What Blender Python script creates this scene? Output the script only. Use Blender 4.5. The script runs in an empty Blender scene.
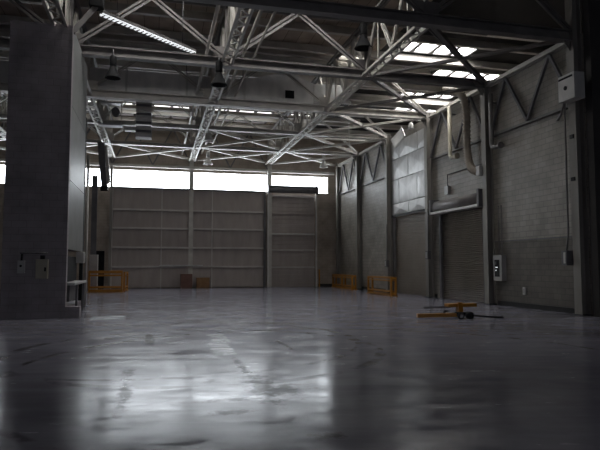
import bpy, bmesh, math, random
from mathutils import Vector, Matrix
random.seed(7)
SC = bpy.context.scene
COL = SC.collection
PI = math.pi

# ------------------------------------------------------------------ materials
def new_mat(name):
    m = bpy.data.materials.new(name); m.use_nodes = True
    nt = m.node_tree; b = nt.nodes['Principled BSDF']
    return m, nt, b

def node(nt, kind, **kw):
    n = nt.nodes.new(kind)
    for k, v in kw.items(): setattr(n, k, v)
    return n

def rgb(c): return (c[0], c[1], c[2], 1)

def mottled(name, c1, c2, scale=3.0, rough=(0.5, 0.7), metal=0.0, bump=0.0, spec=0.4, stretch=(1, 1, 1), detail=6):
    """two-tone worn surface: noise drives colour and roughness"""
    m, nt, b = new_mat(name)
    tc = node(nt, 'ShaderNodeTexCoord'); mp = node(nt, 'ShaderNodeMapping')
    mp.inputs['Scale'].default_value = stretch
    nz = node(nt, 'ShaderNodeTexNoise'); nz.inputs['Scale'].default_value = scale; nz.inputs['Detail'].default_value = detail
    nt.links.new(tc.outputs['Object'], mp.inputs[0]); nt.links.new(mp.outputs[0], nz.inputs['Vector'])
    cr = node(nt, 'ShaderNodeValToRGB')
    cr.color_ramp.elements[0].position = 0.32; cr.color_ramp.elements[0].color = rgb(c1)
    cr.color_ramp.elements[1].position = 0.68; cr.color_ramp.elements[1].color = rgb(c2)
    nt.links.new(nz.outputs['Fac'], cr.inputs[0]); nt.links.new(cr.outputs[0], b.inputs['Base Color'])
    mr = node(nt, 'ShaderNodeMapRange'); mr.inputs['To Min'].default_value = rough[0]; mr.inputs['To Max'].default_value = rough[1]
    nt.links.new(nz.outputs['Fac'], mr.inputs['Value']); nt.links.new(mr.outputs[0], b.inputs['Roughness'])
    b.inputs['Metallic'].default_value = metal
    b.inputs['Specular IOR Level'].default_value = spec
    if bump:
        bp = node(nt, 'ShaderNodeBump'); bp.inputs['Strength'].default_value = bump; bp.inputs['Distance'].default_value = 0.02
        nt.links.new(nz.outputs['Fac'], bp.inputs['Height']); nt.links.new(bp.outputs[0], b.inputs['Normal'])
    return m

def masonry(name, c1, c2, mortar, axes='YZ', bw=0.41, bh=0.205, rough=0.65, spec=0.35, bump=0.6):
    """painted concrete block: brick pattern laid in the wall's own plane"""
    m, nt, b = new_mat(name)
    tc = node(nt, 'ShaderNodeTexCoord'); sp = node(nt, 'ShaderNodeSeparateXYZ'); cb = node(nt, 'ShaderNodeCombineXYZ')
    nt.links.new(tc.outputs['Object'], sp.inputs[0])
    nt.links.new(sp.outputs[axes[0]], cb.inputs['X']); nt.links.new(sp.outputs[axes[1]], cb.inputs['Y'])
    br = node(nt, 'ShaderNodeTexBrick')
    br.inputs['Scale'].default_value = 1.0; br.inputs['Brick Width'].default_value = bw; br.inputs['Row Height'].default_value = bh
    br.inputs['Mortar Size'].default_value = 0.012; br.inputs['Mortar Smooth'].default_value = 0.3
    br.inputs['Color1'].default_value = rgb(c1); br.inputs['Color2'].default_value = rgb(c2); br.inputs['Mortar'].default_value = rgb(mortar)
    nt.links.new(cb.outputs[0], br.inputs['Vector'])
    nz = node(nt, 'ShaderNodeTexNoise'); nz.inputs['Scale'].default_value = 1.3; nz.inputs['Detail'].default_value = 7
    nt.links.new(tc.outputs['Object'], nz.inputs['Vector'])
    mr = node(nt, 'ShaderNodeMapRange'); mr.inputs['From Min'].default_value = 0.3; mr.inputs['From Max'].default_value = 0.7
    mr.inputs['To Min'].default_value = 0.72; mr.inputs['To Max'].default_value = 1.12
    nt.links.new(nz.outputs['Fac'], mr.inputs['Value'])
    mx = node(nt, 'ShaderNodeMix', data_type='RGBA', blend_type='MULTIPLY'); mx.inputs[0].default_value = 1
    nt.links.new(br.outputs['Color'], mx.inputs[6]); nt.links.new(mr.outputs[0], mx.inputs[7])
    nt.links.new(mx.outputs[2], b.inputs['Base Color'])
    b.inputs['Roughness'].default_value = rough; b.inputs['Specular IOR Level'].default_value = spec
    bp = node(nt, 'ShaderNodeBump'); bp.inputs['Strength'].default_value = bump; bp.inputs['Distance'].default_value = 0.012; bp.invert = True
    nt.links.new(br.outputs['Fac'], bp.inputs['Height']); nt.links.new(bp.outputs[0], b.inputs['Normal'])
    return m

def glow(name, c, s):
    m, nt, b = new_mat(name)
    b.inputs['Base Color'].default_value = (0.8, 0.8, 0.8, 1); b.inputs['Roughness'].default_value = 0.4
    b.inputs['Emission Color'].default_value = rgb(c); b.inputs['Emission Strength'].default_value = s
    return m

WIN_L, SKY_L, WORLD = 13.0, 25.0, 0.65

M = {}
M['block'] = masonry('painted_block', (0.29, 0.262, 0.225), (0.245, 0.222, 0.19), (0.165, 0.15, 0.13), rough=0.5, spec=0.45)
M['block_lower'] = masonry('painted_block_lower', (0.165, 0.15, 0.13), (0.145, 0.132, 0.115), (0.105, 0.096, 0.085))
M['block_pier'] = masonry('painted_block_pier', (0.295, 0.265, 0.278), (0.277, 0.248, 0.26), (0.245, 0.218, 0.23), axes='XZ', bw=0.42, bh=0.21, bump=0.3)
M['block_back'] = masonry('painted_block_end', (0.36, 0.305, 0.255), (0.34, 0.29, 0.24), (0.29, 0.245, 0.205), axes='XZ', bump=0.2)
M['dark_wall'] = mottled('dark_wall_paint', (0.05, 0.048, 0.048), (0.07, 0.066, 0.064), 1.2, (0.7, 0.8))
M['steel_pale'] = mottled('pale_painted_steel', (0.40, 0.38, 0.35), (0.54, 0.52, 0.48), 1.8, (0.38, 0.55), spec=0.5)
M['steel_grey'] = mottled('grey_and_backlit_steel', (0.125, 0.115, 0.112), (0.185, 0.172, 0.166), 2.0, (0.45, 0.6), spec=0.45)  # grey of the fittings, and backlit shade on the near trusses
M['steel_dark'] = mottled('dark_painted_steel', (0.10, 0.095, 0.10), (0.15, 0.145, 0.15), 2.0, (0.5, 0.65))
M['column'] = mottled('column_paint', (0.20, 0.185, 0.165), (0.28, 0.265, 0.24), 1.5, (0.45, 0.6), stretch=(1, 1, 0.3))
M['steel_lit'] = mottled('far_joist_lit_steel', (0.66, 0.64, 0.60), (0.80, 0.78, 0.74), 1.8, (0.4, 0.55), spec=0.5)  # paler copy of the joist steel, light put into the colour
M['galv'] = mottled('galvanised_sheet', (0.40, 0.40, 0.39), (0.56, 0.56, 0.55), 2.6, (0.38, 0.5), metal=0.25, stretch=(1, 1, 0.6))
M['duct'] = mottled('duct_sheet', (0.56, 0.56, 0.56), (0.72, 0.71, 0.70), 1.2, (0.4, 0.55), metal=0.25, stretch=(2, 1, 1))
M['clad'] = mottled('pier_cladding', (0.20, 0.205, 0.20), (0.25, 0.255, 0.25), 1.2, (0.40, 0.46), spec=0.03)
M['door'] = mottled('door_panel_paint', (0.31, 0.272, 0.254), (0.38, 0.335, 0.312), 1.1, (0.5, 0.65), stretch=(2.0, 1, 0.5))
M['door_rail'] = mottled('door_rail_paint', (0.42, 0.39, 0.37), (0.52, 0.49, 0.46), 2, (0.3, 0.45), spec=0.5)
M['shutter'] = mottled('shutter_slats', (0.20, 0.168, 0.135), (0.25, 0.212, 0.172), 1.0, (0.5, 0.6))
M['deck'] = masonry('roof_deck_planks', (0.48, 0.40, 0.325), (0.38, 0.315, 0.255), (0.09, 0.072, 0.06), axes='YX', bw=5.3, bh=0.62, rough=0.8, bump=0.4)
M['shutter_dark'] = mottled('dark_shutter_slats', (0.10, 0.083, 0.07), (0.135, 0.115, 0.096), 1.0, (0.5, 0.6))
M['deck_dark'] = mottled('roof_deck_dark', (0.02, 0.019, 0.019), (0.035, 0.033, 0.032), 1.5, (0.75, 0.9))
M['amber'] = mottled('amber_paint', (0.36, 0.145, 0.010), (0.46, 0.20, 0.016), 4, (0.35, 0.5), spec=0.5)
M['black'] = mottled('black_paint', (0.012, 0.012, 0.013), (0.022, 0.022, 0.023), 4, (0.6, 0.75), spec=0.12)
M['rubber'] = mottled('black_rubber', (0.015, 0.015, 0.015), (0.025, 0.025, 0.025), 6, (0.7, 0.8))
M['white_box'] = mottled('white_enamel', (0.50, 0.49, 0.47), (0.60, 0.585, 0.56), 3, (0.35, 0.5))
M['grey_box'] = mottled('grey_enamel', (0.30, 0.295, 0.29), (0.37, 0.36, 0.35), 3, (0.4, 0.5))
M['beige_box'] = mottled('beige_enamel', (0.27, 0.245, 0.19), (0.33, 0.30, 0.24), 3, (0.4, 0.5))
M['pipe_cream'] = mottled('cream_pipe_paint', (0.50, 0.45, 0.35), (0.60, 0.55, 0.44), 3, (0.4, 0.5))
M['hose'] = mottled('flexible_hose', (0.27, 0.225, 0.18), (0.36, 0.31, 0.25), 5, (0.5, 0.6))
M['card'] = mottled('cardboard', (0.20, 0.11, 0.05), (0.26, 0.15, 0.075), 3, (0.75, 0.85))
M['card_red'] = mottled('brown_red_crate_paint', (0.13, 0.07, 0.055), (0.17, 0.095, 0.075), 3, (0.7, 0.8))
M['chrome'] = mottled('bright_steel', (0.6, 0.6, 0.6), (0.7, 0.7, 0.7), 4, (0.2, 0.3), metal=0.9)
M['curb'] = mottled('black_skirting_paint', (0.012, 0.012, 0.013), (0.02, 0.019, 0.02), 3, (0.6, 0.7))
M['daylight'] = glow('frosted_daylight_pane', (0.88, 0.94, 1.0), WIN_L)
M['skylight'] = glow('frosted_skylight_pane', (1.0, 0.985, 0.96), SKY_L)
M['added_rooflight'] = glow('added_rooflight_pane', (1.0, 0.98, 0.94), 2.2)  # added rooflights, no such panes known
M['tube'] = glow('brace_glow', (0.93, 0.97, 1.0), 0.9)  # glow standing for light on the slanting roof brace
M['led'] = glow('white_indicator', (0.9, 0.95, 1.0), 1.0)

def floor_material():
    m, nt, b = new_mat('worn_sealed_concrete')
    L = nt.links.new
    tc = node(nt, 'ShaderNodeTexCoord'); P = tc.outputs['Object']
    sp = node(nt, 'ShaderNodeSeparateXYZ'); L(P, sp.inputs[0])
    def math_(op, a, bb=None, c=None):
        n = node(nt, 'ShaderNodeMath', operation=op)
        for i, v in enumerate((a, bb, c)):
            if v is None: continue
            if isinstance(v, (int, float)): n.inputs[i].default_value = v
            else: L(v, n.inputs[i])
        return n.outputs[0]
    def smooth(v, lo, hi, t0=0.0, t1=1.0):
        n = node(nt, 'ShaderNodeMapRange', interpolation_type='SMOOTHSTEP')
        L(v, n.inputs['Value']); n.inputs['From Min'].default_value = lo; n.inputs['From Max'].default_value = hi
        n.inputs['To Min'].default_value = t0; n.inputs['To Max'].default_value = t1
        return n.outputs[0]
    def noise(scale, detail=6, stretch=(1, 1, 1), rough=0.55, rot=0):
        mp = node(nt, 'ShaderNodeMapping', vector_type='TEXTURE'); mp.inputs['Scale'].default_value = [1 / v for v in stretch]; mp.inputs['Rotation'].default_value = (0, 0, rot)
        L(P, mp.inputs[0]); n = node(nt, 'ShaderNodeTexNoise'); n.inputs['Scale'].default_value = scale
        n.inputs['Detail'].default_value = detail; n.inputs['Roughness'].default_value = rough
        L(mp.outputs[0], n.inputs['Vector']); return n.outputs['Fac']
    X, Y = sp.outputs['X'], sp.outputs['Y']
    n_big = noise(0.35, 5); n_mid = noise(1.6, 8); n_fine = noise(9, 6)
    n_streak = noise(1.0, 7, (0.35, 1.6, 1), 0.6, -0.2); n_edge = noise(4.5, 8, (1, 1, 1), 0.72)
    n_brush = noise(3.6, 10, (0.25, 1.4, 1), 0.8, -0.22)
    def box(cx, cy, wx, wy, rot=0, soft=0.05, wob=0.14):
        ca, sa = math.cos(rot), math.sin(rot)
        dx = math_('SUBTRACT', X, cx); dy = math_('SUBTRACT', Y, cy)
        u = math_('ABSOLUTE', math_('ADD', math_('MULTIPLY', dx, ca), math_('MULTIPLY', dy, sa)))
        v = math_('ABSOLUTE', math_('SUBTRACT', math_('MULTIPLY', dy, ca), math_('MULTIPLY', dx, sa)))
        w = math_('MULTIPLY', math_('SUBTRACT', n_edge, 0.5), wob)
        a = smooth(math_('ADD', u, w), wx - soft, wx + soft, 1, 0); c = smooth(math_('ADD', v, w), wy - soft * 2, wy + soft * 2, 1, 0)
        return math_('MULTIPLY', a, c)
    def ring(cx, cy, r, w):
        dx = math_('SUBTRACT', X, cx); dy = math_('SUBTRACT', Y, cy)
        d = math_('SQRT', math_('ADD', math_('MULTIPLY', dx, dx), math_('MULTIPLY', dy, dy)))
        k = smooth(math_('ABSOLUTE', math_('SUBTRACT', d, r)), w * 0.4, w, 1, 0)
        return math_('MULTIPLY', k, smooth(n_mid, 0.42, 0.58))
    def blob(cx, cy, rx, ry):
        dx = math_('DIVIDE', math_('SUBTRACT', X, cx), rx); dy = math_('DIVIDE', math_('SUBTRACT', Y, cy), ry)
        d = math_('SQRT', math_('ADD', math_('MULTIPLY', dx, dx), math_('MULTIPLY', dy, dy)))
        return smooth(math_('ADD', d, math_('MULTIPLY', math_('SUBTRACT', n_edge, 0.5), 4.5)), 0.3, 1.3, 1, 0)
    def mix(a, col, fac):
        n = node(nt, 'ShaderNodeMix', data_type='RGBA'); L(fac, n.inputs[0]); L(a, n.inputs[6])
        if isinstance(col, tuple): n.inputs[7].default_value = rgb(col)
        else: L(col, n.inputs[7])
        return n.outputs[2]
    cr = node(nt, 'ShaderNodeValToRGB')
    cr.color_ramp.elements[0].position = 0.33; cr.color_ramp.elements[0].color = rgb((0.148, 0.145, 0.180))
    cr.color_ramp.elements[1].position = 0.66; cr.color_ramp.elements[1].color = rgb((0.268, 0.263, 0.308))
    L(math_('ADD', math_('MULTIPLY', n_mid, 0.5), math_('MULTIPLY', n_streak, 0.5)), cr.inputs[0])
    c = cr.outputs[0]
    c = mix(c, (0.11, 0.105, 0.118), math_('MULTIPLY', smooth(n_big, 0.5, 0.66), 0.45))
    # slab joints, 5.25 m apart
    jy = math_('ABSOLUTE', math_('SUBTRACT', math_('FRACT', math_('DIVIDE', math_('ADD', Y, 0.13), 5.25)), 0.5))
    jx = math_('ABSOLUTE', math_('SUBTRACT', math_('FRACT', math_('DIVIDE', math_('ADD', X, 6.0), 5.5)), 0.5))
    joint = math_('MAXIMUM', math_('MULTIPLY', smooth(jy, 0.0025, 0.005, 1, 0), 0.35), box(0.95, 10.17, 2.6, 0.02, -0.246, 0.014, 0.05))
    patch = math_('MAXIMUM', box(1.27, 11.25, 0.20, 0.85, 0.0), box(-1.35, 18.6, 0.5, 0.75, 0.02))
    patch2 = box(1.39, 12.9, 0.19, 0.7, 0)
    tyre = math_('MAXIMUM', ring(0.85, 11.2, 3.4, 0.13), math_('MAXIMUM', ring(0.2, 12.6, 4.1, 0.10), ring(3.0, 9.0, 5.2, 0.1)))
    stains = None
    for (cx, cy, rx, ry) in ((1.40, 7.7, 0.20, 1.0), (1.36, 9.1, 0.07, 1.1), (1.62, 7.35, 0.34, 0.4), (-0.37, 9.15, 0.10, 0.4), (-0.36, 8.2, 0.05, 0.16), (-0.34, 7.7, 0.09, 0.9),
                             (0.79, 8.15, 0.11, 0.16), (1.6, 5.3, 0.16, 0.10), (-0.1, 13.1, 0.11, 1.1), (0.85, 6.4, 0.3, 0.1), (2.56, 11.4, 0.06, 0.7), (1.0, 7.0, 0.5, 0.1)):
        s = blob(cx, cy, rx, ry); stains = s if stains is None else math_('MAXIMUM', stains, s)
    stains = math_('MULTIPLY', stains, smooth(noise(5.5, 8, (1, 0.5, 1), 0.75), 0.30, 0.46))
    c = mix(c, (0.31, 0.31, 0.325), math_('MULTIPLY', patch, 0.6))
    c = mix(c, (0.14, 0.14, 0.15), math_('MULTIPLY', patch2, 0.7))
    c = mix(c, (0.055, 0.053, 0.058), math_('MULTIPLY', tyre, 0.75))
    c = mix(c, (0.05, 0.047, 0.05), math_('MULTIPLY', stains, 0.85))
    c = mix(c, (0.30, 0.30, 0.31), math_('MULTIPLY', joint, 0.6))
    L(c, b.inputs['Base Color'])
    r = math_('ADD', smooth(n_brush, 0.40, 0.62, 0.08, 0.22), math_('MULTIPLY', n_mid, 0.06))
    r = math_('ADD', r, 0.02)
    r = math_('ADD', r, math_('MULTIPLY', math_('MAXIMUM', patch, patch2), 0.06))
    L(r, b.inputs['Roughness'])
    L(math_('MULTIPLY', math_('SUBTRACT', 1.0, math_('MULTIPLY', math_('MAXIMUM', stains, math_('MULTIPLY', tyre, 0.8)), 0.85)), smooth(math_('ADD', math_('MULTIPLY', joint, 0.2), math_('ADD', math_('MULTIPLY', n_brush, 0.6), math_('MULTIPLY', n_mid, 0.4))), 0.41, 0.59, 0.01, 0.24)), b.inputs['Specular IOR Level'])
    bp = node(nt, 'ShaderNodeBump'); bp.inputs['Strength'].default_value = 0.04; bp.inputs['Distance'].default_value = 0.02
    L(math_('ADD', math_('MULTIPLY', n_mid, 0.5), math_('ADD', math_('MULTIPLY', n_brush, 0.7), math_('MULTIPLY', n_fine, 0.15))), bp.inputs['Height'])
    L(bp.outputs[0], b.inputs['Normal'])
    return m
M['floor'] = floor_material()

# ------------------------------------------------------------------ mesh helpers
class MB:
    """collects shapes into ONE mesh"""
    def __init__(self): self.bm = bmesh.new()
    def box(self, x0, x1, y0, y1, z0, z1, bev=0.0):
        r = bmesh.ops.create_cube(self.bm, size=1.0)
        vs = r['verts']
        for v in vs:
            v.co = Vector(((x0 + x1) / 2 + v.co.x * (x1 - x0), (y0 + y1) / 2 + v.co.y * (y1 - y0), (z0 + z1) / 2 + v.co.z * (z1 - z0)))
        if bev:
            es = list({e for v in vs for e in v.link_edges})
            bmesh.ops.bevel(self.bm, geom=es, offset=bev, segments=2, affect='EDGES', profile=0.6)
        return self
    def _frame(self, p, q, up):
        p, q = Vector(p), Vector(q); d = (q - p); l = d.length; d.normalize()
        u = Vector(up)
        if abs(d.dot(u)) > 0.98: u = Vector((0, 1, 0)) if abs(d.y) < 0.9 else Vector((1, 0, 0))
        s = d.cross(u).normalized(); u = s.cross(d).normalized()
        return p, q, d, s, u
    def bar(self, p, q, w, h, up=(0, 0, 1)):
        """solid rectangular bar from p to q, w sideways, h upward"""
        p, q, d, s, u = self._frame(p, q, up)
        vs = [self.bm.verts.new(c + s * a * w / 2 + u * b * h / 2) for c in (p, q) for a, b in ((-1, -1), (1, -1), (1, 1), (-1, 1))]
        for f in ((3, 2, 1, 0), (4, 5, 6, 7), (0, 1, 5, 4), (1, 2, 6, 5), (2, 3, 7, 6), (3, 0, 4, 7)):
            self.bm.faces.new([vs[i] for i in f])
        return self
    def hbeam(self, p, q, w, h, t=0.03, up=(0, 0, 1)):
        """rolled H section: two flanges and a web"""
        P, Q, d, s, u = self._frame(p, q, up)
        for k in (-1, 1): self.bar(P + u * k * (h - t) / 2, Q + u * k * (h - t) / 2, w, t, u)
        self.bar(P, Q, t, h - 2 * t, u)
        return self
    def twin(self, p, q, w, h, gap=0.05, t=0.022, up=(0, 0, 1)):
        """two angle irons back to back"""
        P, Q, d, s, u = self._frame(p, q, up)
        for k in (-1, 1):
            self.bar(P + s * k * (gap / 2 + t / 2), Q + s * k * (gap / 2 + t / 2), t, h, u)
            o = s * k * (gap / 2 + (w - gap) / 4 + t / 2) - u * (h - t) / 2
            self.bar(P + o, Q + o, (w - gap) / 2, t, u)
        return self
    def angle(self, p, q, w, t=0.014, up=(0, 0, 1)):
        """one angle iron: a flat leg and a standing leg"""
        P, Q, d, s, u = self._frame(p, q, up)
        self.bar(P - u * (w - t) / 2, Q - u * (w - t) / 2, w, t, u)
        self.bar(P + s * (w - t) / 2 + u * t * 0.5, Q + s * (w - t) / 2 + u * t * 0.5, t, w - t, u)
        return self
    def tube(self, pts, r, n=10, caps=True):
        pts = [Vector(p) for p in pts]; rings = []
        rr = r if isinstance(r, (list, tuple)) else [r] * len(pts)
        ref = Vector((0, 0, 1))
        for i, p in enumerate(pts):
            a = pts[max(0, i - 1)]; b = pts[min(len(pts) - 1, i + 1)]; d = (b - a).normalized()
            if abs(d.dot(ref)) > 0.95: ref = Vector((0, 1, 0)) if abs(d.y) < 0.9 else Vector((1, 0, 0))
            s = d.cross(ref).normalized(); u = s.cross(d).normalized()
            ref = u
            rings.append([self.bm.verts.new(p + (s * math.cos(2 * PI * k / n) + u * math.sin(2 * PI * k / n)) * rr[i]) for k in range(n)])
        for i in range(len(rings) - 1):
            for k in range(n):
                f = self.bm.faces.new((rings[i][k], rings[i][(k + 1) % n], rings[i + 1][(k + 1) % n], rings[i + 1][k])); f.smooth = True
        if caps:
            self.bm.faces.new(list(reversed(rings[0]))); self.bm.faces.new(rings[-1])
        return self
    def lathe(self, prof, c, n=20, axis='Z'):
        rings = []
        for r, h in prof:
            ring = []
            for k in range(n):
                a = 2 * PI * k / n; x, y = max(r, 1e-4) * math.cos(a), max(r, 1e-4) * math.sin(a)
                o = {'Z': (x, y, h), 'X': (h, x, y), 'Y': (y, h, x)}[axis]
                ring.append(self.bm.verts.new(Vector(c) + Vector(o)))
            rings.append(ring)
        for i in range(len(rings) - 1):
            for k in range(n):
                f = self.bm.faces.new((rings[i][k], rings[i][(k + 1) % n], rings[i + 1][(k + 1) % n], rings[i + 1][k])); f.smooth = True
        self.bm.faces.new(list(reversed(rings[0]))); self.bm.faces.new(rings[-1])
        return self
    def poly(self, pts, ext):
        """flat polygon pushed out along the vector ext"""
        a = [self.bm.verts.new(Vector(p)) for p in pts]; b = [self.bm.verts.new(Vector(p) + Vector(ext)) for p in pts]
        n = len(a); self.bm.faces.new(list(reversed(a))); self.bm.faces.new(b)
        for i in range(n): self.bm.faces.new((a[i], a[(i + 1) % n], b[(i + 1) % n], b[i]))
        return self
    def build(self, name, m, parent=None):
        bmesh.ops.recalc_face_normals(self.bm, faces=self.bm.faces[:])
        me = bpy.data.meshes.new(name); self.bm.to_mesh(me); self.bm.free()
        if isinstance(m, str): m = M[m]
        me.materials.append(m)
        o = bpy.data.objects.new(name, me); COL.objects.link(o)
        if parent is not None:
            o.parent = parent
            o.matrix_parent_inverse = Matrix.Translation(parent.location).inverted() if parent.type == 'EMPTY' else Matrix()
        return o

def thing(name, label, cat, loc, group=None):
    o = bpy.data.objects.new(name, None); COL.objects.link(o); o.location = loc
    o.empty_display_size = 0.2
    return tag(o, label, cat, group)
def tag(o, label, cat, group=None):
    o['label'] = label; o['category'] = cat
    if group: o['group'] = group
    return o
def struct(o): o['kind'] = 'structure'; return o

# ------------------------------------------------------------------ the hall's grid
XW = 13.5                                   # right wall face
YB = 42.0                                   # end wall face
COLY = [15.85, 21.1, 26.4, 31.6, 36.8]      # frames
NX = [-14.0, -8.5, -3.0, 2.45, 8.0, 13.5]   # truss nodes across the hall
ZC = 9.15                                   # bottom chord level
def zroof(x): return 11.75
FRAME = ['nearest the camera', 'second from the camera', 'in the middle of the hall', 'third from the end windows', 'second from the end windows']

# ---- floor
struct(MB().box(-16, 20.4, -14, 44, -0.3, 0).build('floor', 'floor'))

# ---- roof deck with openings for the skylight rows (they continue over the low right wall into the side aisle)
XA = 20.0                                    # outer wall of the side aisle
SKY = [(-1.6, 1.4, 18.0, 19.4, 3), (3.7, 6.9, 18.0, 19.4, 3), (8.5, 10.0, 25.95, 27.05, 1), (10.9, 14.9, 23.5, 25.25, 4), (14.4, 18.4, 26.5, 28.3, 4), (14.2, 17.7, 30.4, 32.0, 4), (15.2, 18.6, 33.6, 35.2, 3)]  # first two rows, above the view, are added to light duct and roof
ADDED_FAR = [(a, b, y0, y1, 4) for y0, y1 in ((37.75, 38.65), (40.45, 41.05)) for a, b in ((-8.2, -3.3), (-2.7, 2.1), (2.8, 7.7), (8.3, 10.4))]  # dim rows added to brighten the far roof and end wall
SKY = SKY + ADDED_FAR
xb = sorted({-16, XA + 0.4} | {v for r in SKY for v in r[:2]}); yb_ = sorted({-14, 44} | {v for r in SKY for v in r[2:4]})
mb = MB(); md = MB()
for x0, x1 in zip(xb[:-1], xb[1:]):
    for y0, y1 in zip(yb_[:-1], yb_[1:]):
        cx, cy = (x0 + x1) / 2, (y0 + y1) / 2
        if any(r[0] < cx < r[1] and r[2] < cy < r[3] for r in SKY): continue
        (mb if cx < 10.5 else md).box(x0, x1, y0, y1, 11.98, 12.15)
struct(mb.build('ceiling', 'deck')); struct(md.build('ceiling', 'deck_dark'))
wn = 4
for (x0, x1, y0, y1, n) in SKY:
    for k in range(n):
        a, b_ = x0 + (x1 - x0) * k / n, x0 + (x1 - x0) * (k + 1) / n
        p = struct(MB().box(a + 0.04, b_ - 0.04, y0 + 0.03, y1 - 0.03, 12.06, 12.11).build('window_%d' % wn, 'added_rooflight' if (x0, x1, y0, y1, n) in ADDED_FAR else 'skylight')); wn += 1
        fr = MB()
        for q in (a + 0.05, b_ - 0.05): fr.box(q - 0.05, q + 0.05, y0, y1, 11.94, 12.08)
        for q in (y0 + 0.04, y1 - 0.04): fr.box(a, b_, q - 0.04, q + 0.04, 11.94, 12.08)
        fr.build('glazing_bar', 'steel_dark', p)
struct(MB().box(XA, XA + 0.4, 15.6, 44, 0, 12.0).build('wall_aisle', 'block'))

# ---- end wall with a strip of frosted windows under the roof
wb = MB()
WX0, WX1, WZ0, WZ1 = -11.0, 12.75, 7.08, 8.32
wb.box(-16, XA + 0.4, YB, YB + 0.4, WZ1, 12.0)
wb.box(-16, WX0, YB, YB + 0.4, 0, WZ1); wb.box(WX1, XA + 0.4, YB, YB + 0.4, 0, WZ1)
wb.box(WX0, -4.2, YB, YB + 0.4, 0, WZ0)      # left of the dark doorway
wb.box(-4.2, -3.4, YB, YB + 0.4, 2.6, WZ0); wb.box(-3.4, WX1, YB, YB + 0.4, 0, WZ0)
struct(wb.build('wall_back', 'block_back'))
struct(MB().box(-4.2, -3.4, YB + 0.22, YB + 0.3, 0, 2.6).build('door_4', 'black'))
for i, (a, b_) in enumerate(((-2.95, 2.3), (2.62, 8.0), (8.35, 12.75))):
    p = struct(MB().box(a, b_, YB + 0.12, YB + 0.16, WZ0, WZ1).build('window_%d' % (i + 1), 'daylight'))
    fr = MB(); fr.box(a - 0.02, b_ + 0.02, YB + 0.02, YB + 0.2, WZ0 - 0.05, WZ0); fr.box(a - 0.02, b_ + 0.02, YB + 0.02, YB + 0.2, WZ1, WZ1 + 0.05)
    fr.build('window_frame', 'steel_grey', p)
p = struct(MB().box(-11, -3.15, YB + 0.12, YB + 0.16, WZ0, WZ1).build('window_%d' % wn, 'daylight')); wn += 1

# ---- right wall: painted block in bays, with door openings
wr = MB()
T = 0.45
wr.box(XW, XW + T, 15.6, 21.6, 0, 9.2); wr.box(XW, XW + T, 21.6, 25.6, 4.15, 9.2); wr.box(XW, XW + T, 25.6, 26.85, 0, 9.2)
wr.box(XW, XW + T, 26.85, 31.35, 8.2, 9.2); wr.box(XW, XW + T, 31.35, 42, 0, 9.2)
struct(wr.build('wall_right', 'block'))
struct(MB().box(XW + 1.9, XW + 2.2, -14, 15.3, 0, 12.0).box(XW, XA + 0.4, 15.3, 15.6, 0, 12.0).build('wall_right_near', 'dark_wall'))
struct(MB().box(XW - 0.02, XW, 16.05, 20.9, 0, 2.54).build('trim_1', 'block_lower'))
struct(MB().box(XW - 0.035, XW, 16.05, 20.9, 2.54, 2.58).build('trim_2', 'steel_dark'))
bb = MB()
for a, b_ in ((16.1, 20.75), (26.0, 26.2), (31.9, 36.55), (37.05, 42.0)): bb.box(XW - 0.05, XW, a, b_, 0, 0.18)
struct(bb.build('baseboard_right', 'curb'))
struct(MB().box(11.95, 13.4, YB - 0.05, YB, 0, 0.2).build('baseboard_back', 'curb'))
struct(MB().box(-14.4, -14.0, -14, 44, 0, 12).build('wall_left', 'dark_wall'))
wf = MB(); wf.box(-14.4, -9, -12.3, -12, 0, 12); wf.box(10, 16, -12.3, -12, 0, 12); wf.box(-9, 10, -12.3, -12, 8.5, 12)
struct(wf.build('wall_front', 'dark_wall'))

# ------------------------------------------------------------------ columns on the right wall
where = ['nearest the camera, beside the dark recess', 'between the block bay with the switch box and the roller door',
         'between the roller door and the metal panels', 'between the metal panels and the far block bays', 'second from the far corner']
for i, y in enumerate(COLY):
    t = thing('steel_column', 'tall H-section steel column on the right wall, ' + where[i], 'column', (XW - 0.18, y, 0), 'steel columns along the right wall')
    w = 0.34 if i == 0 else 0.30
    MB().hbeam((XW - 0.17, y, 0.0), (XW - 0.17, y, 11.9 if i == 0 else ZC + 0.2), w, 0.32, 0.03, (1, 0, 0)).build('shaft', 'column', t)
    MB().box(XW - 0.38, XW - 0.0, y - 0.25, y + 0.25, 0, 0.04, 0.005).build('base_plate', 'curb', t)
    MB().poly([(XW - 0.33, y - 0.02, ZC - 0.5), (XW - 0.33, y - 0.02, ZC + 0.2), (XW - 0.85, y - 0.02, ZC + 0.2)], (0, 0.04, 0)).build('gusset', 'column', t)
t = thing('steel_column', 'slim steel corner column where the right wall meets the end wall', 'column', (XW - 0.18, 41.4, 0), 'steel columns along the right wall')
MB().hbeam((XW - 0.15, 41.3, 0), (XW - 0.15, 41.3, ZC + 0.2), 0.26, 0.26, 0.03, (1, 0, 0)).build('shaft', 'column', t)
MB().box(XW - 0.33, XW - 0.0, 41.1, 41.5, 0, 0.04).build('base_plate', 'curb', t)
for x, lb in ((2.45, 'pale steel column crossing the wide folding door and the end windows'), (8.18, 'pale steel column between the wide folding door and the end roller door')):
    t = thing('steel_column', lb, 'column', (x, YB - 0.1, 0), 'steel columns on the end wall')
    MB().hbeam((x, YB - 0.17, 0), (x, YB - 0.17, ZC + 2.6), 0.30, 0.22, 0.025, (0, 1, 0)).build('shaft', 'steel_pale', t)
    MB().box(x - 0.2, x + 0.2, YB - 0.2, YB, 0, 0.04).build('base_plate', 'curb', t)
t = thing('steel_column', 'dark free-standing column beyond the pier, left of the folding door', 'column', (-3.8, 38.6, 0))
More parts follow.
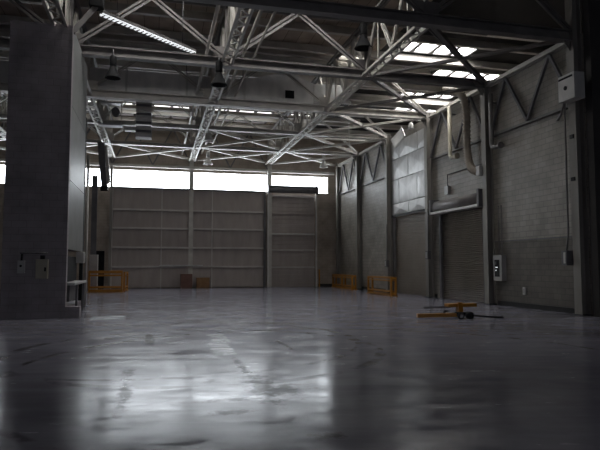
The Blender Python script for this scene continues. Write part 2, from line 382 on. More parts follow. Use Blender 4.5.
MB().hbeam((-3.8, 38.6, 0), (-3.8, 38.6, 7.3), 0.32, 0.32, 0.03, (0, 1, 0)).build('shaft', 'steel_dark', t)
MB().box(-4.03, -3.57, 38.35, 38.85, 0, 0.04).build('base_plate', 'curb', t)
t = thing('steel_column', 'dark column rising into the roof behind the left pier', 'column', (-3.43, 23.3, 0))
MB().hbeam((-3.43, 23.3, 0), (-3.43, 23.3, 11.7), 0.36, 0.36, 0.03, (0, 1, 0)).build('shaft', 'column', t)

# ------------------------------------------------------------------ roof trusses across the hall
def cross_truss(i, y, chord_m, web_m):
    t = thing('roof_truss', 'deep steel roof truss spanning the hall, ' + FRAME[i], 'truss', (0, y, ZC), 'roof trusses across the hall')
    b = MB().hbeam((-14, y, ZC), (XW - 0.3, y, ZC), 0.30, 0.34 if i < 3 else 0.22, 0.035)
    for x in NX[1:5]: b.box(x - 0.42, x + 0.42, y - 0.03, y + 0.03, ZC + 0.1, ZC + 0.6)
    b.build('bottom_chord', chord_m, t)
    MB().twin((-14, y, 11.45), (XW, y, 11.45), 0.3, 0.26).build('top_chord', chord_m, t)
    for a, b_ in zip(NX[:-1], NX[1:]):
        xm = (a + b_) / 2; zt = zroof(xm) - 0.4
        sw, sh = (0.20, 0.15) if i < 2 else (0.13, 0.10)
        MB().twin((a, y, ZC + 0.12), (xm, y, zt), sw, sh, up=(0, 1, 0)).build('diagonal', web_m, t)
        MB().twin((xm, y, zt), (b_ - (0.25 if b_ == XW else 0), y, ZC + 0.12), sw, sh, up=(0, 1, 0)).build('diagonal', web_m, t)
    for x in NX[1:5]:
        MB().angle((x, y, ZC + 0.1), (x, y, 11.4), 0.12, up=(0, 1, 0)).build('post', web_m, t)
for i, y in enumerate(COLY):
    cross_truss(i, y, 'steel_grey' if i < 2 else 'steel_pale', 'steel_grey' if i < 2 else 'steel_pale')  # near trusses greyer: their backlit darkness is put into the colour
# the truss that carries the end wall
t = thing('roof_truss', 'steel truss standing against the end wall above the windows', 'truss', (0, 41.75, 8.6), 'roof trusses across the hall')
MB().twin((-14, 41.75, 8.6), (13.2, 41.75, 8.6), 0.22, 0.2).build('bottom_chord', 'steel_pale', t)
MB().twin((-14, 41.75, 11.5), (8, 41.75, 11.5), 0.22, 0.2).build('top_chord', 'steel_grey', t)
for a, b_ in zip(NX[:-2], NX[1:-1]):
    q = (b_ - a) / 4
    for k in range(4):
        za, zb = (8.7, 11.4) if k % 2 == 0 else (11.4, 8.7)
        MB().bar((a + q * k, 41.8, za), (a + q * (k + 1), 41.8, zb), 0.09, 0.09).build('diagonal', 'steel_dark', t)

# ---- lattice girders running the length of the hall
for x, lb in ((-3.0, 'left, over the pier'), (2.45, 'middle, over the door column'), (8.0, 'right, towards the block wall'), (-8.5, 'far left, mostly hidden by the pier')):
    t = thing('lattice_girder', 'long pale lattice girder running to the end wall, ' + lb, 'girder', (x, 29, ZC), 'lattice girders along the hall')
    MB().twin((x, 15.9, ZC - 0.04), (x, 41.6, ZC - 0.04), 0.44, 0.16, 0.28).build('bottom_chord', 'steel_pale', t)
    lc = MB(); nn = 72
    for k in range(nn):
        ya_, yb2 = 15.9 + 25.7 * k / nn, 15.9 + 25.7 * (k + 1) / nn; sg = 0.15 if k % 2 else -0.15
        lc.bar((x - sg, ya_, ZC - 0.09), (x + sg, yb2, ZC - 0.09), 0.07, 0.015)
    lc.build('lacing', 'steel_pale', t)
    MB().twin((x, 15.9, 11.3), (x, 41.6, 11.3), 0.26, 0.2, 0.06).build('top_chord', 'steel_grey', t)
    yy = COLY + [41.6]
    for a, b_ in zip(yy[:-1], yy[1:]):
        q = (b_ - a) / 4
        for k in range(4):
            za, zb = (ZC + 0.1, 11.2) if k % 2 == 0 else (11.2, ZC + 0.1)
            MB().twin((x, a + q * k, za), (x, a + q * (k + 1), zb), 0.14, 0.10, up=(1, 0, 0)).build('diagonal', 'steel_pale', t)
        for k in (1, 3):
            MB().angle((x + 0.03, a + q * k, ZC), (x + 0.03, a + q * k, 11.2), 0.09, up=(1, 0, 0)).build('post', 'steel_pale', t)

# ---- flat cross braces in the plane of the bottom chords
BAY = ['the bay nearest the camera', 'the bay before the duct', 'the bay beyond the duct', 'the last bay but one', 'the last bay']
CELL = ['far left', 'left, behind the pier', 'left of middle girder', 'right of middle girder', 'beside the right wall']
yy = COLY + [41.7]
for b_ in range(5):
    for c in range(5):
        if c != 4 and (b_ < 3 or (b_ == 3 and c != 3)): continue
        x0, x1 = NX[c] + 0.1, NX[c + 1] - (0.35 if c == 4 else 0.1)
        t = thing('cross_brace', 'flat X-shaped roof brace in %s, %s' % (BAY[b_], CELL[c]), 'brace', ((x0 + x1) / 2, (yy[b_] + yy[b_ + 1]) / 2, ZC), 'flat cross braces under the roof')
        mm = 'steel_pale' if b_ >= 2 else 'steel_grey'  # far braces paler, near ones greyer, following how light falls
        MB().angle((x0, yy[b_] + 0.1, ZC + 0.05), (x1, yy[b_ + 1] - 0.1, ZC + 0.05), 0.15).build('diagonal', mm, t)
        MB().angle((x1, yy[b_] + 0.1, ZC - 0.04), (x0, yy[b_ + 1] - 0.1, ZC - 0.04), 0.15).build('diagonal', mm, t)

# ---- joists across the hall under the deck
jn = 0
ORD = ['nearest the camera', 'second from the front', 'third from the front', 'fourth from the front', 'fifth from the front', 'sixth from the front',
       'sixth from the end wall', 'fifth from the end wall', 'fourth from the end wall', 'third from the end wall', 'second from the end wall', 'closest to the end wall']
jy = [21.8, 23.2, 25.5, 26.25, 28.55, 29.8, 30.2, 32.25, 33.4, 36.1, 38.9, 41.3]
for k, y in enumerate(jy):
    b = MB(); s = 0.07
    b.bar((-14, y, 11.76), (19.9, y, 11.76), s, 0.36); b.bar((-14, y - 0.06, 11.59), (19.9, y - 0.06, 11.59), 0.2, 0.035)
    o = b.build('roof_joist', 'steel_lit' if k > 4 else 'steel_pale')  # far joists whiter to stand for light on their faces
    tag(o, 'roof joist running across the hall under the deck, ' + ORD[k], 'joist', 'roof joists')

# ------------------------------------------------------------------ wall trusses along the right wall
for i, (a, b_) in enumerate(((15.85, 21.1), (21.1, 26.4), (31.6, 36.8), (36.8, 41.3))):
    lb = ['above the switch box bay', 'above the roller door', 'in the first bay beyond the metal panels', 'in the far corner bay'][i]
    t = thing('wall_truss', 'zigzag steel wall truss on the right wall ' + lb, 'truss', (XW - 0.1, (a + b_) / 2, 6.95), 'zigzag trusses on the right wall')
    MB().angle((XW - 0.10, a + 0.16, 6.95), (XW - 0.10, b_ - 0.16, 6.95), 0.14).build('bottom_chord', 'steel_grey', t)
    MB().twin((XW - 0.14, a + 0.16, 9.12), (XW - 0.14, b_ - 0.16, 9.12), 0.24, 0.2).build('top_chord', 'steel_pale', t)
    q = (b_ - a) / 4
    for k in range(4):
        za, zb = (7.0, 9.05) if k % 2 == 0 else (9.05, 7.0)
        MB().bar((XW - 0.11, a + q * k + (0.17 if k == 0 else 0), za), (XW - 0.11, a + q * (k + 1) - (0.17 if k == 3 else 0), zb), 0.10, 0.10, up=(1, 0, 0)).build('diagonal', 'steel_dark', t)

# ------------------------------------------------------------------ wall of cross-broken sheet metal panels (third bay)
t = thing('metal_panel_wall', 'tall patch of creased grey sheet-metal panels above the slatted door on the right wall', 'panelling', (XW, 29.1, 4.5))
ya, yb = 26.85, 31.4
rows = [(4.5, 5.15, [0.5]), (5.15, 6.55, [0.26, 0.78]), (6.55, 7.75, [0.5]), (7.75, 8.75, [0.24, 0.76])]
for z0, z1, cuts in rows:
    e = [0] + cuts + [1]
    for u0, u1 in zip(e[:-1], e[1:]):
        y0, y1 = ya + (yb - ya) * u0 + 0.025, ya + (yb - ya) * u1 - 0.025
        b = MB(); bm = b.bm; x = XW - 0.03; zz0, zz1 = z0 + 0.02, z1 - 0.02
        c = [bm.verts.new(p) for p in ((x, y0, zz0), (x, y1, zz0), (x, y1, zz1), (x, y0, zz1))]
        bk = [bm.verts.new((XW + 0.02, v.co.y, v.co.z)) for v in c]
        m_ = bm.verts.new((x - 0.045 - 0.035 * random.random(), (y0 + y1) / 2 + random.uniform(-.2, .2), (zz0 + zz1) / 2))
        for k in range(4):
            bm.faces.new((c[k], c[(k + 1) % 4], m_)); bm.faces.new((c[k], bk[k], bk[(k + 1) % 4], c[(k + 1) % 4]))
        bm.faces.new(bk)
        b.build('panel', 'galv', t)
MB().box(XW - 0.06, XW + 0.05, ya, yb, 4.38, 4.5).build('bottom_trim', 'curb', t)
MB().box(XW + 0.03, XW + 0.12, ya, yb, 4.4, 8.8).build('backing', 'steel_dark', t)
# slatted door under it
t = thing('slatted_door', 'tan slatted shutter door on the right wall, under the metal panels', 'door', (XW + 0.3, 29.1, 0))
b = MB(); n = 30
for k in range(n): b.box(XW + 0.16, XW + 0.22 + 0.02, ya, yb, k * 4.4 / n + 0.008, (k + 1) * 4.4 / n - 0.008, 0.01)
b.box(XW + 0.24, XW + 0.27, ya, yb, 0, 4.4)
b.build('curtain', 'shutter', t)
for y in (ya + 0.06, yb - 0.06): MB().box(XW - 0.02, XW + 0.15, y - 0.07, y + 0.07, 0, 4.4).build('guide', 'steel_dark', t)
# tilted loose sheet and lamp hood above it
o = MB().poly([(12.95, 30.3, 8.75), (13.1, 29.1, 9.2), (12.75, 27.9, 8.45), (12.6, 28.9, 8.0)], (0.05, 0.02, 0.0)).build('deflector_sheet', 'duct')
tag(o, 'tilted square metal sheet hanging just above the creased wall panels', 'sheet')
t = thing('floodlight', 'small white floodlight on the wall above the creased metal panels', 'lamp', (13.2, 27.7, 8.9))
MB().lathe([(0.04, 0.35), (0.1, 0.3), (0.16, 0.0), (0.15, 0.0)], (13.1, 27.9, 8.85), 14).build('hood', 'white_box', t)
MB().tube([(13.1, 27.9, 9.2), (13.3, 27.9, 9.3), (13.5, 27.9, 9.3)], 0.03, 8).build('bracket', 'steel_grey', t)

# ------------------------------------------------------------------ roller door, right wall
t = thing('roller_door', 'dark ribbed roller door under a white-edged hood on the right wall', 'door', (XW + 0.2, 23.6, 0))
b = MB(); n = 46
for k in range(n):
    z = k * 4.1 / n; h = 4.1 / n
    b.poly([(XW + 0.10, 21.65, z + 0.004), (XW + 0.06, 21.65, z + h * 0.5), (XW + 0.10, 21.65, z + h - 0.004), (XW + 0.14, 21.65, z + h * 0.5)], (0, 3.9, 0))
b.build('curtain', 'shutter_dark', t)
for y in (21.66, 25.54): MB().box(XW - 0.06, XW + 0.06, y - 0.08, y + 0.08, 0, 4.2).build('guide', 'steel_dark', t)
h = MB().lathe([(0.30, -2.05), (0.30, 2.05)], (XW - 0.12, 23.6, 4.42), 20, 'Y').build('drum_hood', 'steel_grey', t)
MB().box(XW - 0.46, XW - 0.05, 21.5, 25.7, 4.06, 4.17, 0.01).build('hood_lip', 'white_box', t)
MB().box(XW - 0.46, XW, 21.36, 21.52, 4.05, 4.8, 0.02).build('end_bracket', 'steel_dark', t)
MB().box(XW - 0.46, XW, 25.68, 25.84, 4.05, 4.8, 0.02).build('end_bracket', 'steel_dark', t)
t = thing('junction_box', 'small grey junction box on the block wall above the roller door hood', 'electrical box', (XW, 24.7, 5.3))
MB().box(XW - 0.14, XW, 24.5, 24.85, 4.95, 5.35, 0.01).build('body', 'grey_box', t)
MB().tube([(XW - 0.06, 24.68, 5.35), (XW - 0.06, 24.68, 5.9), (XW - 0.06, 21.3, 5.9)], 0.025, 8).build('conduit', 'steel_dark', t)

# flexible hose, cream pipes
t = thing('flexible_hose', 'ribbed flexible exhaust hose curving down to the roller door column', 'hose', (13.1, 22.2, 9))
pts, rr = [], []
P0 = [Vector(p) for p in ((12.6, 23.4, 9.55), (13.0, 22.6, 9.2), (13.12, 22.35, 8.4), (13.14, 22.35, 7.2), (13.15, 22.3, 6.3), (13.15, 22.0, 5.75), (13.2, 21.5, 5.55))]
def cr_pt(P, u):
    n = len(P) - 1; i = min(int(u * n), n - 1); f = u * n - i
    a, b, c, d = P[max(0, i - 1)], P[i], P[i + 1], P[min(n, i + 2)]
    return 0.5 * ((2 * b) + (c - a) * f + (2 * a - 5 * b + 4 * c - d) * f * f + (3 * b - 3 * c + d - a) * f ** 3)
for k in range(81): pts.append(cr_pt(P0, k / 80)); rr.append(0.185 if k % 2 else 0.125)
MB().tube(pts, rr, 14).build('hose', 'hose', t)
MB().box(13.05, 13.4, 21.27, 21.55, 5.35, 5.75, 0.02).build('end_box', 'white_box', t)
for (y, z0, z1, lb) in ((23.95, 6.55, 9.0, 'cream drop pipe with a turned foot over the roller door'), (20.55, 6.35, 8.6, 'grey drop pipe with an elbow beside the hose column, in the switch box bay')):
    m_ = 'pipe_cream' if y > 22 else 'steel_grey'
    t = thing('drop_pipe', lb, 'pipe', (13.2, y, z0))
    MB().tube([(13.2, y, z1), (13.2, y, z0 + 0.2), (13.2, y - 0.06, z0 + 0.06), (13.2, y - 0.2, z0), (13.2, y - 0.6, z0)], 0.09, 12).build('pipe', m_, t)
    MB().lathe([(0.13, -0.05), (0.13, 0.05)], (13.2, y - 0.6, z0), 14, 'Y').build('flange', m_, t)
    MB().box(13.2, XW, y - 0.03, y + 0.03, z1 - 0.4, z1 - 0.34).build('bracket', 'steel_grey', t)

# ------------------------------------------------------------------ boxes on the near block bay
t = thing('switch_box', 'white wall switch box with a black face, beside the roller door column', 'electrical box', (XW, 20.45, 1))
MB().box(XW - 0.24, XW - 0.02, 20.15, 20.72, 0.98, 2.0, 0.015).build('body', 'grey_box', t)
MB().box(XW - 0.26, XW - 0.235, 20.30, 20.62, 1.15, 1.82, 0.008).build('cover', 'black', t)
for y, z in ((20.5, 1.52), (20.42, 1.52), (20.5, 1.4)): MB().lathe([(0.02, -0.02), (0.02, 0.0)], (XW - 0.26, y, z), 10, 'X').build('indicator', 'led', t)
MB().box(XW - 0.31, XW - 0.255, 20.44, 20.5, 1.62, 1.75, 0.008).build('handle', 'steel_dark', t)
for y in (20.3, 20.5): MB().tube([(XW - 0.1, y, 2.0), (XW - 0.1, y, 4.0)], 0.022, 8).build('conduit', 'steel_grey', t)
t = thing('wall_socket', 'small pale socket box low on the dark painted block wall', 'electrical box', (XW - 0.02, 19.0, 0.6))
MB().box(XW - 0.08, XW - 0.02, 18.93, 19.08, 0.5, 0.78, 0.01).build('body', 'white_box', t)
MB().box(XW - 0.09, XW - 0.078, 18.97, 19.04, 0.56, 0.72, 0.004).build('face', 'grey_box', t)
t = thing('control_box', 'small dark control box with a pale front on the nearest wall column', 'electrical box', (XW - 0.36, 16.2, 1.6))
MB().box(XW - 0.5, XW - 0.02, 16.10, 16.36, 1.6, 2.08, 0.012).build('body', 'steel_dark', t)
MB().box(XW - 0.515, XW - 0.498, 16.15, 16.24, 1.66, 2.02, 0.004).build('cover', 'white_box', t)
MB().tube([(XW - 0.4, 16.22, 2.08), (XW - 0.4, 16.12, 2.6), (XW - 0.4, 16.1, 6.95)], 0.03, 8).build('conduit', 'steel_grey', t)
t = thing('heater_box', 'pale grey heater box high on the nearest wall column', 'heater', (XW - 0.5, 16.3, 6.9))
MB().box(12.75, XW - 0.345, 15.2, 15.95, 6.9, 7.75, 0.03).build('body', 'white_box', t)
MB().lathe([(0.07, -0.02), (0.07, 0.0)], (12.75, 15.6, 7.3), 16, 'X').build('fan_grille', 'black', t)
MB().box(12.73, 12.755, 15.27, 15.9, 7.6, 7.66).build('vent_slot', 'black', t)
MB().tube([(12.95, 15.9, 6.9), (12.95, 16.05, 6.7), (13.1, 16.3, 6.62), (13.46, 16.9, 6.62)], 0.04, 8).build('pipe', 'steel_grey', t)
for z in (4.4, 5.8): 
    o = MB().box(XW - 0.375, XW - 0.30, 15.78, 15.95, z - 0.06, z + 0.06).build('column_clip', 'curb')
    tag(o, 'dark clip on the nearest wall column, %s of the two' % ('lower' if z < 5 else 'upper'), 'clip', 'clips on the nearest column')
for i, (y, z) in enumerate(((31.35, 1.5), (26.1, 1.9))):
    t = thing('switch_box', ['dark switch box by the far edge of the slatted door', 'dark switch box between the slatted door and the roller door'][i], 'electrical box', (XW - 0.2, y, z))
    MB().box(XW - 0.5, XW - 0.33, y - 0.13, y + 0.13, z, z + 0.4, 0.01).build('body', 'steel_dark', t)
    MB().box(XW - 0.515, XW - 0.5, y - 0.09, y + 0.09, z + 0.05, z + 0.35).build('cover', 'grey_box', t)
    MB().tube([(XW - 0.4, y, z + 0.4), (XW - 0.4, y, z + 2.5)], 0.025, 8).build('conduit', 'steel_dark', t)

# ------------------------------------------------------------------ end wall doors
t = thing('folding_door', 'very wide brown panelled hangar door across the end wall under the windows', 'door', (2.45, 41.9, 0))
xs = [-2.95, 0.4, 3.95, 7.82]
for a, b_ in zip(xs[:-1], xs[1:]):
    zs = [0.05, 1.5, 2.85, 4.2, 5.5, 7.0]
    b = MB()
    for z0, z1 in zip(zs[:-1], zs[1:]): b.box(a + 0.02, b_ - 0.02, 41.86, 41.93, z0 + 0.015, z1 - 0.015, 0.008)
    lf = b.build('door_leaf', 'door', t)
    for z in zs[1:-1]: MB().box(a + 0.05, b_ - 0.05, 41.76, 41.88, z - 0.07, z + 0.05, 0.01).build('rail', 'door_rail', lf)
    MB().box(a - 0.03, a + 0.05, 41.78, 41.9, 0, 7.0).build('stile', 'door_rail', lf)
MB().box(-3.05, 7.85, 41.72, 41.95, 7.0, 7.08).build('track', 'steel_grey', t)
MB().box(-3.12, -2.95, 41.7, 41.95, 0, 8.5).build('jamb', 'column', t)
MB().box(7.74, 7.86, 41.66, 41.95, 0, 7.0).build('jamb', 'steel_dark', t)
t = thing('roller_door', 'grey end-wall roller door with a dark drum and bright side guides', 'door', (10, 41.9, 0))
b = MB(); n = 22
for k in range(n): b.box(8.2, 11.62, 41.84, 41.92, k * 6.85 / n + 0.006, (k + 1) * 6.85 / n - 0.006, 0.012)
b.build('curtain', 'door', t)
for z, m_ in ((6.72, 'door_rail'), (5.45, 'door'), (3.92, 'white_box'), (2.72, 'door_rail'), (1.45, 'door_rail')):
    MB().box(8.2, 11.62, 41.74, 41.85, z - 0.05, z + 0.05, 0.01).build('rail', m_, t)
for x in (8.02, 11.7): MB().box(x - 0.055, x + 0.055, 41.5, 41.68, 0, 8.6 if x < 9 else 8.2, 0.012).build('guide', 'white_box', t)
MB().lathe([(0.24, -1.82), (0.24, 1.82)], (9.9, 41.45, 7.18), 20, 'X').build('drum', 'steel_dark', t)
MB().box(8.05, 11.72, 41.2, 41.7, 7.4, 7.46).build('drum_cover', 'steel_grey', t)
for x in (8.02, 11.74): MB().box(x - 0.04, x + 0.04, 41.2, 41.7, 6.9, 7.46).build('end_plate', 'steel_dark', t)
o = MB().box(11.98, 12.06, 41.84, 41.96, 0, 1.3, 0.01).build('marker_post', 'amber'); tag(o, 'slim orange post against the end wall right of the roller door', 'post')
# cartons on the floor in front of the door
for i, (x0, x1, z1, m_, lb) in enumerate(((1.75, 2.55, 0.98, 'card_red', 'dark reddish carton on the floor by the wide door, left of the tan one'), (2.85, 3.75, 0.72, 'card', 'tan cardboard carton on the floor by the wide door'))):
    t = thing('carton', lb, 'box', ((x0 + x1) / 2, 41.3, 0), 'cartons by the end door')
    MB().box(x0, x1, 41.05, 41.6, 0, z1, 0.01).build('body', m_, t)
    for k in (0, 1):
        xm = (x0 + x1) / 2; MB().box(x0 if k == 0 else xm + 0.004, xm - 0.004 if k == 0 else x1, 41.04, 41.61, z1, z1 + 0.012).build('flap', m_, t)
o = MB().box(0.3, 3.3, 41.62, 41.75, 1.54, 1.62, 0.015).build('steel_bar', 'galv'); tag(o, 'bright steel bar lying along a rail of the wide end door', 'bar')

# ------------------------------------------------------------------ yellow guard barriers
def barrier(p, q, h, label, mid=1, depth=0.0, group='amber guard barriers', rail=1.0):
    p, q = Vector(p), Vector(q); d = (q - p).normalized(); s = Vector((-d.y, d.x, 0))
    t = thing('guard_barrier', label, 'barrier', (p + q) / 2, group)
    up = Vector((0, 0, 1))
    n = mid + 2
    for off in ((0,) if depth == 0 else (-depth / 2, depth / 2)):
        for k in range(n):
            c = p + (q - p) * k / (n - 1) + s * off
            MB().bar(c, c + up * h, 0.09, 0.09, d).build('post', 'amber', t)
            MB().bar(c + up * 0.015 - s * 0.1, c + up * 0.015 + s * 0.1, 0.2, 0.03).build('foot', 'amber', t)
        for z, w in ((h - 0.05, 0.10), (h * 0.80, 0.06), (h * 0.24, 0.07), (h * 0.07, 0.09)):
            MB().bar(p + s * off + up * z, q + s * off + up * z, 0.09, w * rail).build('rail', 'amber', t)
    if depth:
        for c in (p, q):
            for z in (h - 0.08, h * 0.15): MB().bar(c - s * depth / 2 + up * z, c + s * depth / 2 + up * z, 0.08, 0.1).build('end_tie', 'amber', t)
barrier((12.75, 40.4, 0), (12.72, 36.1, 0), 0.95, 'amber guard barrier along the right wall, farther of the two by the far corner', 1, 0.24)
barrier((12.0, 31.2, 0), (11.95, 27.8, 0), 1.0, 'amber guard barrier before the slatted door, nearer of the two by the right wall', 0, 0.25)
barrier((-3.75, 36.2, 0), (-1.9, 36.2, 0), 1.25, 'large amber guard barrier standing left of the wide end door, beyond the pier', 0, 0.3, rail=1.7)
barrier((-1.82, 37.2, 0), (-1.68, 38.2, 0), 1.2, 'narrow amber guard barrier seen end-on behind the large left barrier', 0, 0)

# ------------------------------------------------------------------ orange wheeled trolley on the floor
t = thing('floor_trolley', 'low orange wheeled trolley with splayed arms lying on the floor before the roller door', 'trolley', (8.95, 15.7, 0))
c = Vector((8.95, 15.7, 0))
MB().bar((7.62, 15.98, 0.10), (8.85, 15.72, 0.12), 0.16, 0.11).build('arm', 'amber', t)
MB().bar((9.05, 15.68, 0.12), (9.95, 15.3, 0.05), 0.05, 0.05).build('tow_bar', 'black', t)
MB().tube([(9.9, 15.42, 0.06), (9.98, 15.16, 0.06)], 0.03, 8).build('tow_handle', 'black', t)
MB().bar((8.95, 15.8, 0.05), (8.97, 15.9, 0.46), 0.17, 0.14, (1, 0, 0)).build('post', 'amber', t)
MB().box(8.6, 9.55, 15.85, 16.15, 0.34, 0.44, 0.02).build('top_plate', 'amber', t)
MB().bar((8.2, 16.7, 0.28), (8.75, 16.0, 0.34), 0.06, 0.06).build('rear_arm', 'steel_dark', t)
MB().tube([(8.96, 15.85, 0.14), (8.9, 16.6, 0.09)], 0.05, 10).build('rear_leg', 'steel_dark', t)
for x, y, m_ in ((8.83, 15.55, 'chrome'), (9.1, 15.58, 'black'), (9.22, 15.66, 'black'), (8.9, 16.6, 'black')):
    w = MB().lathe([(0.07, -0.035), (0.1, -0.03), (0.1, 0.03), (0.07, 0.035)], (x, y, 0.1), 18, 'Y').build('wheel', 'rubber', t)
    MB().lathe([(0.062, -0.045), (0.062, 0.045)], (x, y, 0.1), 14, 'Y').build('hub', m_, w)
MB().box(8.75, 9.25, 15.6, 15.82, 0.08, 0.2, 0.02).build('axle_housing', 'black', t)

# ------------------------------------------------------------------ the pier at left
PX0, PX1, PY0, PY1 = -4.42, -2.63, 18.8, 22.8
t = thing('block_pier', 'tall painted block pier with smooth side cladding standing at the left', 'pier', ((PX0 + PX1) / 2, 20.8, 0))
MB().box(PX0, PX1, PY0, PY0 + 0.22, 0.3, 9.1).box(PX0, PX1 - 0.03, PY0 + 0.22, PY1, 2.12, 9.1).box(PX0, PX1 - 0.75, PY0 + 0.22, PY1, 0.3, 2.12).build('body', 'block_pier', t)
MB().box(PX0 - 0.1, PX1 - 0.0, PY0 - 0.04, PY1, 0.0, 0.3).box(PX1, PX1 + 0.42, PY0, PY0 + 0.4, 0, 0.34, 0.01).build('plinth', 'block_pier', t)
for z0, z1 in ((2.1, 4.25), (4.27, 6.6), (6.62, 9.1)):
    MB().box(PX1 - 0.02, PX1 + 0.01, PY0 + 0.24, PY1 - 0.02, z0, z1).build('cladding_sheet', 'clad', t)
MB().box(PX1 - 0.04, PX1 + 0.012, PY0 - 0.01, PY0 + 0.24, 0.34, 9.1).build('corner_strip', 'block_pier', t)
MB().box(PX1 - 0.1, PX1 + 0.02, PY1 - 0.03, PY1 + 0.25, 0.0, 7.2).build('rear_jamb', 'black', t)
t = thing('control_box', 'small grey switch box on the pier front, left of the beige one', 'electrical box', (-3.87, PY0, 1.5))
MB().box(-3.97, -3.77, PY0 - 0.12, PY0, 1.36, 1.74, 0.01).build('body', 'grey_box', t)
MB().lathe([(0.035, -0.03), (0.035, 0.0)], (-3.87, PY0 - 0.12, 1.58), 12, 'Y').build('button', 'black', t)
MB().tube([(-3.87, PY0 - 0.05, 1.74), (-3.86, PY0 - 0.05, 1.94)], 0.03, 8).build('conduit', 'black', t)
t = thing('fuse_box', 'larger beige fuse box with a dark latch on the pier front', 'electrical box', (-3.29, PY0, 1.5))
MB().box(-3.46, -3.12, PY0 - 0.16, PY0, 1.2, 1.78, 0.012).build('body', 'beige_box', t)
MB().box(-3.44, -3.14, PY0 - 0.172, PY0 - 0.158, 1.22, 1.76, 0.004).build('cover', 'beige_box', t)
MB().box(-3.21, -3.16, PY0 - 0.2, PY0 - 0.17, 1.42, 1.54, 0.006).build('latch', 'black', t)
MB().box(-3.34, -3.22, PY0 - 0.14, PY0, 1.78, 1.9, 0.01).build('gland', 'black', t)
o = MB().tube([(-3.92, PY0 - 0.03, 1.96), (-3.16, PY0 - 0.03, 1.98)], 0.022, 8).build('conduit', 'steel_dark'); tag(o, 'thin horizontal conduit above the two boxes on the pier', 'pipe')
# machine in the pier's side recess
t = thing('wall_machine', 'black and grey machine in the recess under the pier cladding', 'machine', (-2.9, 20.8, 0.5))
MB().box(-3.36, -2.75, 19.5, 22.3, 1.06, 1.9, 0.03).build('housing', 'black', t)
MB().box(-2.755, -2.735, 19.9, 21.9, 1.16, 1.82, 0.01).build('front_panel', 'black', t)
MB().box(-3.36, -2.42, 19.3, 22.5, 0.97, 1.05, 0.015).build('tray', 'galv', t)
MB().box(-3.36, -2.6, 19.5, 21.6, 0.45, 0.97, 0.02).build('drawer_box', 'steel_dark', t)
for y in (20.6, 22.4): MB().box(-2.56, -2.49, y - 0.04, y + 0.04, 0.0, 0.97).build('leg', 'steel_dark', t)
t = thing('junction_box', 'grey box hanging below the pier cladding, beside the recess', 'electrical box', (-2.55, 22.4, 1.8))
MB().box(-2.75, -2.50, 22.0, 22.5, 1.68, 2.08, 0.01).build('body', 'grey_box', t)
MB().box(-2.5, -2.485, 22.05, 22.45, 1.73, 2.03).build('cover', 'grey_box', t)
t = thing('steel_pole', 'slim pale upright pole just behind the pier', 'pole', (-2.62, 24.2, 0))
MB().tube([(-2.64, 24.2, 0), (-2.66, 24.2, 6.0)], 0.05, 10).build('shaft', 'steel_pale', t)
MB().lathe([(0.16, 0), (0.16, 0.03)], (-2.64, 24.2, 0), 14).build('base_plate', 'steel_grey', t)
# bracket arm on the pier's top corner
t = thing('jib_arm', 'short dark bracket arm reaching from the top of the pier to the roof', 'bracket', (-2.5, 19, 9.1))
MB().bar((-2.65, 18.95, 8.95), (-1.9, 19.2, 10.1), 0.16, 0.16).build('arm', 'steel_grey', t)
MB().box(-2.2, -1.75, 19.0, 19.4, 9.9, 10.5, 0.03).build('hoist_block', 'black', t)

# ------------------------------------------------------------------ left background behind the pier
t = thing('grey_locker', 'upright grey locker standing left of the dark doorway', 'locker', (-3.7, 37.4, 0))
MB().box(-3.9, -3.42, 37.3, 37.9, 0.05, 2.25, 0.015).build('body', 'grey_box', t)
MB().box(-3.88, -3.44, 37.28, 37.3, 0.1, 2.2, 0.006).build('door', 'grey_box', t)
MB().box(-3.5, -3.46, 37.25, 37.28, 1.1, 1.3).build('handle', 'black', t)
MB().box(-3.9, -3.42, 37.32, 37.9, 0, 0.05).build('base', 'black', t)
t = thing('hanging_duct', 'dark duct dropping from the roof with a slanted mouth, left of the end windows', 'duct', (-3.1, 36, 8.6))
MB().poly([(-3.45, 35.7, 8.9), (-3.05, 35.7, 8.9), (-2.98, 35.7, 7.6), (-2.85, 35.7, 6.3), (-3.15, 35.7, 6.2), (-3.3, 35.7, 7.4)], (0, 0.55, 0)).build('body', 'steel_dark', t)
MB().box(-3.22, -2.80, 35.66, 36.3, 6.05, 6.28, 0.02).build('mouth', 'black', t)
MB().poly([(-3.02, 35.6, 8.7), (-2.9, 35.6, 8.7), (-2.66, 35.6, 6.6), (-2.86, 35.6, 6.4)], (0, 0.5, 0)).build('side_flap', 'steel_pale', t)

# ------------------------------------------------------------------ air duct across the hall
t = thing('air_duct', 'wide grey sheet-metal air duct lying across the roof trusses', 'duct', (2.5, 27.1, 9.4))
xs = [-9.5, -6.8, -4.1, -1.4, 1.3, 4.0]
for a, b_ in zip(xs[:-1], xs[1:]):
    MB().box(a + 0.02, b_ - 0.02, 26.75, 28.05, 9.36, 10.45, 0.03).build('section', 'duct', t)
    MB().box(b_ - 0.05, b_ + 0.05, 26.70, 28.1, 9.32, 10.5, 0.01).build('flange', 'galv', t)
MB().poly([(4.05, 26.75, 9.36), (7.4, 26.75, 9.5), (7.4, 26.75, 10.5), (6.2, 26.75, 11.0), (4.05, 26.75, 10.45)], (0, 1.3, 0)).build('transition', 'duct', t)
MB().box(5.98, 6.42, 26.70, 26.78, 9.68, 10.06, 0.01).build('outlet', 'black', t)
MB().poly([(7.42, 26.8, 9.6), (9.2, 26.9, 9.9), (9.2, 26.9, 10.6), (7.42, 26.8, 10.5)], (0, 1.1, 0)).build('branch', 'galv', t)
for x in (-4.1, 1.3, 4.0): MB().box(x - 0.02, x + 0.02, 27.3, 27.34, 10.5, 11.75).build('strap', 'steel_dark', t)

